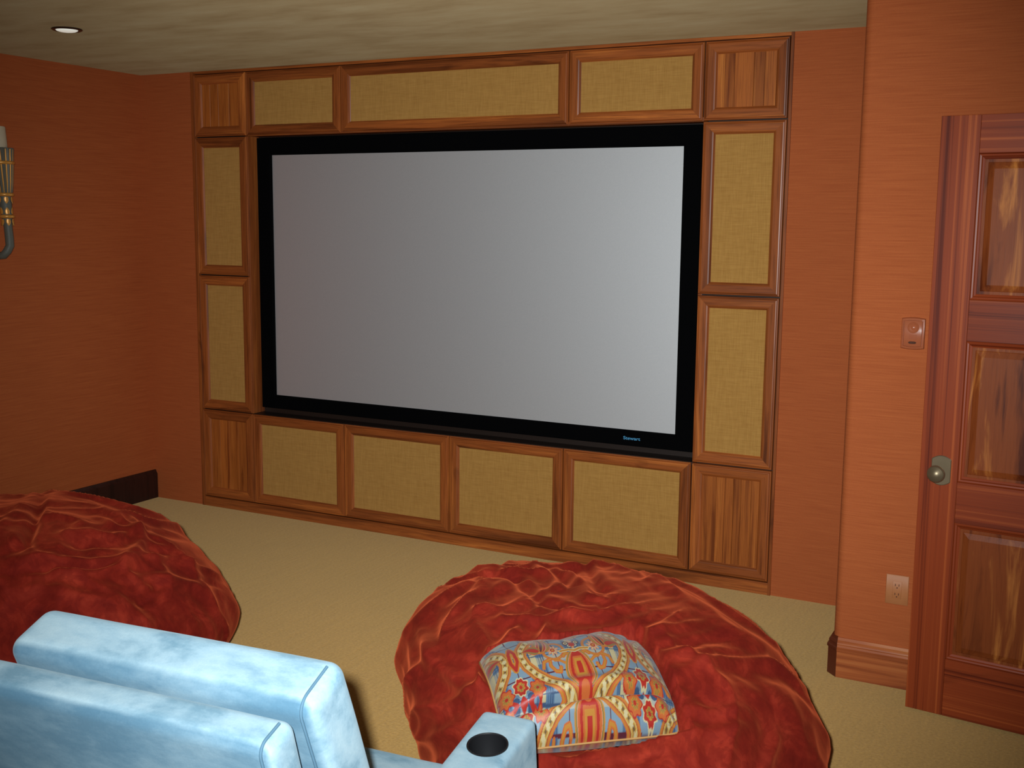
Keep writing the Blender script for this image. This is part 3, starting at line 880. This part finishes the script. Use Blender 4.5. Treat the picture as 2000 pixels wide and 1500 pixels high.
PR = (1.689, -2.057, .709, .595, -.54, .613, .241, .835, -.098, -.013)
PL = (-.547, -2.221, .726, .628, -.123, .646, .223, .855, -.132, -.096)
bagR = mesh_obj('bean_bag', bag_mesh('bean_bag', *PR, RIDGES_RIGHT, 3.1), 'red_velvet')
tag(bagR, 'large crumpled red velvet bean bag carrying the paisley pillow', 'bean bag', 'red velvet bean bags')
bagL = mesh_obj('bean_bag', bag_mesh('bean_bag', *PL, RIDGES_LEFT, 8.4), 'red_velvet')
tag(bagL, 'large red velvet bean bag behind the blue chair at the left', 'bean bag', 'red velvet bean bags')

# ================================================================== paisley pillow
def seg_dist(X, Y, pts):
    best = np.full(X.shape, 9.0); arc = np.zeros(X.shape)
    L = 0.0
    for (x0, y0), (x1, y1) in zip(pts, pts[1:]):
        dx, dy = x1 - x0, y1 - y0
        l = math.hypot(dx, dy)
        t_ = np.clip(((X - x0) * dx + (Y - y0) * dy) / (l * l), 0, 1)
        d = np.hypot(X - x0 - t_ * dx, Y - y0 - t_ * dy)
        m = d < best
        best = np.where(m, d, best); arc = np.where(m, L + t_ * l, arc)
        L += l
    return best, arc

def lin3(r, g, b): return np.array(srgb(r, g, b)[:3])

def paisley_print(X, Y):
    """X, Y in design units (about 1 = half the pillow width); returns linear RGB"""
    col = np.zeros(X.shape + (3,))
    def put(mask, c):
        col[mask] = c
    BLUE, NAVY, CREAM, GOLD = lin3(134, 160, 178), lin3(62, 86, 120), lin3(222, 206, 156), lin3(208, 140, 50)
    ORNG, RED, PINK, WINE, OLIVE, STEEL = lin3(212, 108, 48), lin3(192, 44, 30), lin3(226, 150, 110), lin3(96, 30, 48), lin3(150, 128, 66), lin3(94, 124, 154)
    col[:] = BLUE
    fx = np.mod(X + 0.09, 0.44); fy = np.mod(Y + 0.10, 0.40)
    put(fx < 0.19, STEEL); put((fx > 0.04) & (fx < 0.10), CREAM * 0.85)
    put(fy < 0.07, col[fy < 0.07] * 0.55 + CREAM * 0.45)
    put((fy > 0.15) & (fy < 0.22), col[(fy > 0.15) & (fy < 0.22)] * 0.6 + NAVY * 0.4)
    for c in (0.015, 0.035, 0.125, 0.150, 0.172): put(np.abs(fx - c) < 0.004, NAVY)
    for c in (0.09, 0.12): put(np.abs(fy - c) < 0.004, NAVY)
    put(np.abs(fx - 0.315) < 0.006, WINE); put(np.abs(fy - 0.30) < 0.006, WINE)
    P = 0.66
    xm = np.abs(np.mod(X + P, 2 * P) - P)                # mirrored about the motif axis
    sgn = np.where(np.mod(X + P, 2 * P) - P < 0, -1, 1)
    # mirror below the tuck as the printed repeat does
    y = np.where(Y < 0, -Y * 1.15, Y)
    # ogee ribbon
    og = [(0.10, -0.02), (0.22, 0.05), (0.36, 0.12), (0.47, 0.21), (0.545, 0.31), (0.575, 0.41), (0.555, 0.50), (0.48, 0.58), (0.36, 0.65), (0.22, 0.69), (0.0, 0.72)]
    d, s = seg_dist(xm, y, og)
    put(d < 0.060, ORNG); put(d < 0.054, GOLD); put(d < 0.044, ORNG); put(d < 0.034, lin3(150, 78, 34)); put(d < 0.029, lin3(222, 186, 104)); put(d < 0.020, CREAM)
    put((d < 0.020) & (np.mod(s, 0.07) < 0.038) & (d > 0.004), lin3(196, 150, 70)); put((np.abs(np.mod(s, 0.07) - 0.019) < 0.010) & (d < 0.010), lin3(120, 90, 50))
    # outer scroll ribbon near the next axis
    d, s = seg_dist(xm, y, [(0.66, 0.30), (0.625, 0.38), (0.63, 0.48), (0.66, 0.55)])
    put(d < 0.030, GOLD); put(d < 0.016, RED)
    # scroll ring with flower
    rx, ry = 0.225, 0.43
    r = np.hypot(xm - rx, (y - ry) * 1.05)
    put((r < 0.128) & (r > 0.098), ORNG); put((r < 0.120) & (r > 0.106), GOLD)
    an = np.arctan2(y - ry, xm - rx)
    pet = 0.060 + 0.014 * np.cos(an * 9)
    put(r < pet, PINK); put((r < pet - 0.012) & (np.mod(an * 9 / (2 * np.pi), 1) < 0.5), CREAM); put(r < 0.026, RED); put(r < 0.014, GOLD)
    # scroll tails
    for pts, w in (([(0.14, 0.34), (0.11, 0.37), (0.085, 0.36)], 0.020), ([(0.29, 0.335), (0.30, 0.26), (0.26, 0.20), (0.215, 0.19), (0.20, 0.23)], 0.020),
                   ([(0.28, 0.335), (0.36, 0.31), (0.38, 0.25)], 0.018), ([(0.33, 0.42), (0.40, 0.43), (0.46, 0.46)], 0.020), ([(0.24, 0.31), (0.19, 0.30), (0.15, 0.27)], 0.014)):
        d, s = seg_dist(xm, y, pts)
        put(d < w, ORNG); put(d < w * 0.5, GOLD)
    # paisley drop
    def drop(px, py, sc, rotd, y_=y):
        ca, sa = math.cos(rotd), math.sin(rotd)
        u = ((xm - px) * ca + (y_ - py) * sa) / sc; v = (-(xm - px) * sa + (y_ - py) * ca) / sc
        u = u - 0.35 * np.clip(v, 0, 2) ** 2
        w = np.sqrt(np.clip(1 - ((v - 0.15) / 1.15) ** 2, 0, None)) * np.clip(0.72 - 0.36 * v, 0.05, 1)
        return np.where(np.abs((v - 0.15) / 1.15) < 1, np.abs(u) / (w + 1e-6), 9.0)
    k = drop(0.31, 0.545, 0.125, 0.35)
    put(k < 1.0, ORNG); put(k < 0.90, OLIVE); put((k < 0.90) & (np.mod(an * 7, 1.0) < 0.4), GOLD); put(k < 0.62, PINK); put(k < 0.50, RED); put(k < 0.30, GOLD); put(k < 0.16, WINE)
    k = drop(0.44, 0.47, 0.075, -1.2)
    put(k < 1.0, ORNG); put(k < 0.82, OLIVE); put(k < 0.45, RED)
    # central palmette
    yy = (y - 0.21) / 0.175
    wsp = np.clip(0.125 * np.sqrt(np.clip(1 - yy ** 2, 0, None)) * (1.0 - 0.30 * yy), 0, 1)
    put(xm < wsp + 0.035 * (np.abs(yy) < 1.0), GOLD); put(xm < wsp + 0.022 * (np.abs(yy) < 1.0), OLIVE); put(xm < wsp + 0.008 * (np.abs(yy) < 1.0), PINK)
    put(xm < wsp, ORNG); put(xm < wsp * 0.80, RED); put((xm < wsp * 0.58) & (np.abs(yy) < 0.62), ORNG); put((xm < wsp * 0.42) & (np.abs(yy) < 0.50), GOLD); put((xm < wsp * 0.22) & (np.abs(yy) < 0.32), RED)
    # red bud above and below it
    put(np.hypot(xm * 1.1, (y - 0.02)) < 0.085, RED); put(np.hypot(xm * 1.1, (y - 0.03)) < 0.05, ORNG)
    d, s = seg_dist(xm, y, [(0.0, 0.385), (0.06, 0.405), (0.15, 0.40)])
    put(d < 0.020, CREAM); put(d < 0.011, GOLD)
    # small bloom on the axis
    for bx, by, br, c in ((0.055, 0.50, 0.034, WINE), (0.032, 0.455, 0.030, NAVY), (0.0, 0.47, 0.032, RED), (0.0, 0.53, 0.026, PINK), (0.0, 0.43, 0.016, ORNG)):
        rr = np.hypot(xm - bx, y - by)
        put(rr < br, c); put(rr < br * 0.62, CREAM if c is not RED else RED); put(rr < br * 0.3, c)
    # fringed medallion at the top
    for s0, c in ((1.0, PINK), (0.90, OLIVE), (0.70, GOLD), (0.52, ORNG), (0.34, GOLD), (0.18, RED)):
        e = np.sqrt((xm / 0.18) ** 2 + ((y - 0.70) / 0.115) ** 2) * (1 + 0.05 * np.cos(np.arctan2(y - 0.70, xm) * 22))
        put(e < s0, c)
    # flowers on the next axis, low down
    for fx_, fy_, fr, c in ((0.66, 0.135, 0.082, RED), (0.50, 0.085, 0.080, ORNG)):
        rr = np.hypot(xm - fx_, y - fy_); aa = np.arctan2(y - fy_, xm - fx_)
        ed = fr * (1 + 0.13 * np.cos(aa * 7))
        put(rr < ed, CREAM if c is RED else RED); put(rr < ed * 0.86, c); put(rr < ed * 0.5, GOLD); put((rr < ed * 0.45) & (np.mod(aa * 1.6, 1) < 0.5), OLIVE); put(rr < ed * 0.2, RED)
    put((np.hypot(xm - 0.585, (y - 0.03) * 1.3) < 0.035), NAVY)
    d, s = seg_dist(xm, y, [(0.66, 0.03), (0.62, -0.02), (0.56, 0.02)])
    put(d < 0.016, RED)
    return col * 0.62

def pillow_mesh():
    nu, nv = 420, 300
    u = np.linspace(-1, 1, nu); v = np.linspace(-1, 1, nv)
    U, V = np.meshgrid(u, v)
    def surf(U, V, side):
        X = PW / 2 * U * (1 - 0.03 * (1 - V ** 2)) * (1 - 0.055 * U ** 4 * V ** 4)
        Y = PHh / 2 * V * (1 - 0.035 * (1 - U ** 2)) * (1 - 0.055 * U ** 4 * V ** 4)
        T = (np.clip(1 - U ** 2, 0, 1) ** 0.5 * np.clip(1 - V ** 2, 0, 1) ** 0.5) ** 0.85
        Z = side * PT / 2 * T
        if side > 0:
            cr = V + 0.60 - 0.06 * U                        # the tuck across the lower part
            Z = Z - 0.036 * np.exp(-(cr / 0.045) ** 2) * np.clip(1.1 - U ** 4, 0, 1) * np.clip((U + 1.0) / 0.4, 0, 1) + 0.010 * np.exp(-((np.abs(cr) - 0.16) / 0.09) ** 2) * (1 - U ** 2)
            Z = Z + 0.008 * np.sin(U * 5.0 + 1.0) * T * (V > -2) * np.clip(V + 0.5, 0, 1)
            Z = Z + 0.004 * np.sin(U * 17 + V * 9) * T * np.exp(-((V - 0.75) / 0.3) ** 2)
            for cxn, cyn in ((1, 1), (1, -1), (-1, 1), (-1, -1)):           # puckers at the corners
                rr = np.hypot(U - cxn, V - cyn); aa = np.arctan2(V - cyn, U - cxn)
                Z = Z + 0.005 * np.sin(aa * 9) * np.exp(-((rr - 0.28) / 0.22) ** 2)
        Z = Z - DROOP(U, V)
        return X, Y, Z
    X, Y, Z = surf(U, V, 1)
    col = paisley_print(U * 0.96 + 0.06, (V + 0.60) * 0.52 + 0.02 * U)
    n1 = nu * nv
    ub = np.linspace(-1, 1, nu); vb = np.linspace(-1, 1, 60)
    UB, VB = np.meshgrid(u[::6], v[::6])
    XB_, YB_, ZB_ = surf(UB, VB, -1)
    verts = np.concatenate([np.stack([X, Y, Z], -1).reshape(-1, 3), np.stack([XB_, YB_, ZB_], -1).reshape(-1, 3)])
    colb = paisley_print(UB * 0.96 + 0.06, (VB + 0.60) * 0.5)
    cols = np.concatenate([col.reshape(-1, 3), colb.reshape(-1, 3)])
    F = []
    for r in range(nv - 1):
        for i in range(nu - 1):
            a = r * nu + i
            F.append((a, a + 1, a + nu + 1, a + nu))
    bh, bw = UB.shape
    for r in range(bh - 1):
        for i in range(bw - 1):
            a = n1 + r * bw + i
            F.append((a, a + bw, a + bw + 1, a + 1))
    me = bpy.data.meshes.new('pillow_cover')
    me.from_pydata([tuple(p) for p in verts], [], F)
    me.update()
    at = me.color_attributes.new('print', 'FLOAT_COLOR', 'POINT')
    at.data.foreach_set('color', np.concatenate([cols, np.ones((len(cols), 1))], 1).astype(np.float32).ravel())
    me.polygons.foreach_set('use_smooth', [True] * len(me.polygons))
    edge = []
    for t_ in np.linspace(-1, 1, 40)[:-1]: edge.append((t_, -1))
    for t_ in np.linspace(-1, 1, 30)[:-1]: edge.append((1, t_))
    for t_ in np.linspace(1, -1, 40)[:-1]: edge.append((t_, 1))
    for t_ in np.linspace(1, -1, 30): edge.append((-1, t_))
    ep = []
    for (a, b) in edge:
        x_, y_, z_ = surf(np.array([a]), np.array([b]), -1)
        ep.append((float(x_[0]), float(y_[0]), float(z_[0])))
    return me, ep
pme, pedge = pillow_mesh()
pil = thing('throw_pillow', 'multicoloured paisley and plaid pillow lying on the red bean bag', 'pillow', tuple(PIL_LOC))
pil.rotation_euler = PIL_ROT.to_euler()
mesh_obj('cover', pme, 'print', pil)
mesh_obj('piping', tube('piping', pedge, 0.0032, 8), plain('pillow_piping', (0.42, 0.22, 0.07, 1), 0.6), pil)

# ================================================================== blue velvet theatre chair
chair = thing('theater_chair', 'light blue velvet theatre armchair with cup holder seen from behind', 'armchair', (1.535, -3.75, 0.0), math.radians(4.2))
def tilt_mtx(u, v, z, deg):
    return Matrix.Translation((u, v, z)) @ Matrix.Rotation(math.radians(deg), 4, 'X')
def cushion(name, sx, sy, sz, r, mtx, puff, n=40, wob=0.003, seed=0.0, mat='blue_velvet', par=None):
    v, f = soft_box(sx, sy, sz, r, n, puff, mtx, wob, seed)
    return mesh_obj(name, pydata(name, v, f, True), mat, par or chair)
# backrest cushion: the top far edge at v=.051 z=1.0, near edge v=-.04 z=.965, leaning back
def leaning(far, near, length, width, extra=0.012):
    fv, nv_ = Vector((0, far[0], far[1])), Vector((0, near[0], near[1]))
    d = (fv - nv_); th_ = d.length + extra
    ang = math.atan2(d.z, d.y)
    up = Vector((0, -math.sin(ang), math.cos(ang)))
    mid = (fv + nv_) / 2 - up * (length / 2 - 0.006)
    return (width, th_, length), Matrix.Translation(mid) @ Matrix.Rotation(ang, 4, 'X')
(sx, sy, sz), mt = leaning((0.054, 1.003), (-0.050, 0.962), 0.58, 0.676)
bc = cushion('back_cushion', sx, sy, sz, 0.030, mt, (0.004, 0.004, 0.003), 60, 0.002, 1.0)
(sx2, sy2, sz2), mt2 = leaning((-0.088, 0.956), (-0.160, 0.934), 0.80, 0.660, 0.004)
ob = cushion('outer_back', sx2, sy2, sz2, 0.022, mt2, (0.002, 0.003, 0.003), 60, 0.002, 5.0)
def seam_line(sx, sy, sz, r, mtx, par):
    # fine welt where the end panel meets the top and the back
    x = sx / 2 - r * 0.75
    hy, hz = sy / 2 + 0.0012, sz / 2 + 0.0012
    P = [Vector((x, hy - r, hz))]
    for k in range(7): P.append(Vector((x, -(hy - r) * (-1 + 2 * (k + 1) / 7), hz)))
    for k in range(1, 7):
        a = math.pi / 2 * k / 6
        P.append(Vector((x, -hy + r - r * math.sin(a), hz - r + r * math.cos(a))))
    for k in range(1, 9): P.append(Vector((x, -hy, hz - r - 0.06 * k)))
    mesh_obj('seam', tube('seam', [mtx @ p for p in P], 0.0026, 8), 'blue_seam', par)
seam_line(sx, sy, sz, 0.030, mt, bc); seam_line(sx2, sy2, sz2, 0.022, mt2, ob)
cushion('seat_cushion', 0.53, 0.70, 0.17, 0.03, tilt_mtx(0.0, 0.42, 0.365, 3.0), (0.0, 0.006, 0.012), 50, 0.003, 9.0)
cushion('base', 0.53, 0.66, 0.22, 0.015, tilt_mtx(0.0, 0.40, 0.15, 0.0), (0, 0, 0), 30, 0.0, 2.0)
ARM_T = math.radians(7.6)
def armrest(uc, holder):
    L, w, h = 0.80, 0.135, 0.42
    # top plane through (v=.80, z=.60)
    mtx = Matrix.Translation((uc, 0.803, 0.600)) @ Matrix.Rotation(ARM_T, 4, 'X') @ Matrix.Translation((0, -L / 2, -h / 2))
    v, f = soft_box(w, L, h, 0.016, 56, (0.002, 0.003, 0.003), None, 0.002, uc * 9)
    me = pydata('armrest', v, f, True)
    hole_y = L / 2 - 0.140
    o = mesh_obj('armrest', me, 'blue_velvet', chair)
    # drill the cup hole
    cut = mesh_obj('cutter', lathe('cutter', [(0.044, h / 2 - 0.075), (0.044, h / 2 + 0.03)], 48), None)
    cut.location = (0.004, hole_y, 0)
    o.parent = None; o.matrix_world = Matrix.Identity(4)
    md = o.modifiers.new('hole', 'BOOLEAN'); md.object = cut; md.operation = 'DIFFERENCE'; md.solver = 'EXACT'
    bpy.context.view_layer.update()
    nm = bpy.data.meshes.new_from_object(o.evaluated_get(bpy.context.evaluated_depsgraph_get()))
    o.modifiers.clear(); o.data = nm
    bpy.data.objects.remove(cut)
    nm.polygons.foreach_set('use_smooth', [True] * len(nm.polygons)); nm.set_sharp_from_angle(angle=math.radians(40))
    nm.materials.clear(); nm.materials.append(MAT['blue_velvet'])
    nm.transform(mtx)
    o.parent = chair
    ch = mesh_obj('cup_holder', lathe('cup_holder', [(0.0005, h / 2 - 0.070), (0.036, h / 2 - 0.070), (0.0405, h / 2 - 0.060), (0.0425, h / 2 - 0.004), (0.0425, h / 2 + 0.0025), (0.0445, h / 2 + 0.0045), (0.0475, h / 2 + 0.0035), (0.0480, h / 2 + 0.0005), (0.0435, h / 2 - 0.002), (0.0435, h / 2 - 0.072), (0.0005, h / 2 - 0.073)], 48), 'cup', o)
    ch.data.transform(Matrix.Translation((0.004, hole_y, 0)))
    ch.data.transform(mtx)
    ch['label'] = 'black plastic cup holder insert'
    return o
armrest(0.326, True)
armrest(-0.326, True)
for uu in (-0.24, 0.24):
    for vv in (0.10, 0.70):
        mesh_obj('foot', lathe('foot', [(0.018, 0.0), (0.024, 0.045), (0.022, 0.05)], 16), 'dark_wood', chair, (uu, vv, 0.0))
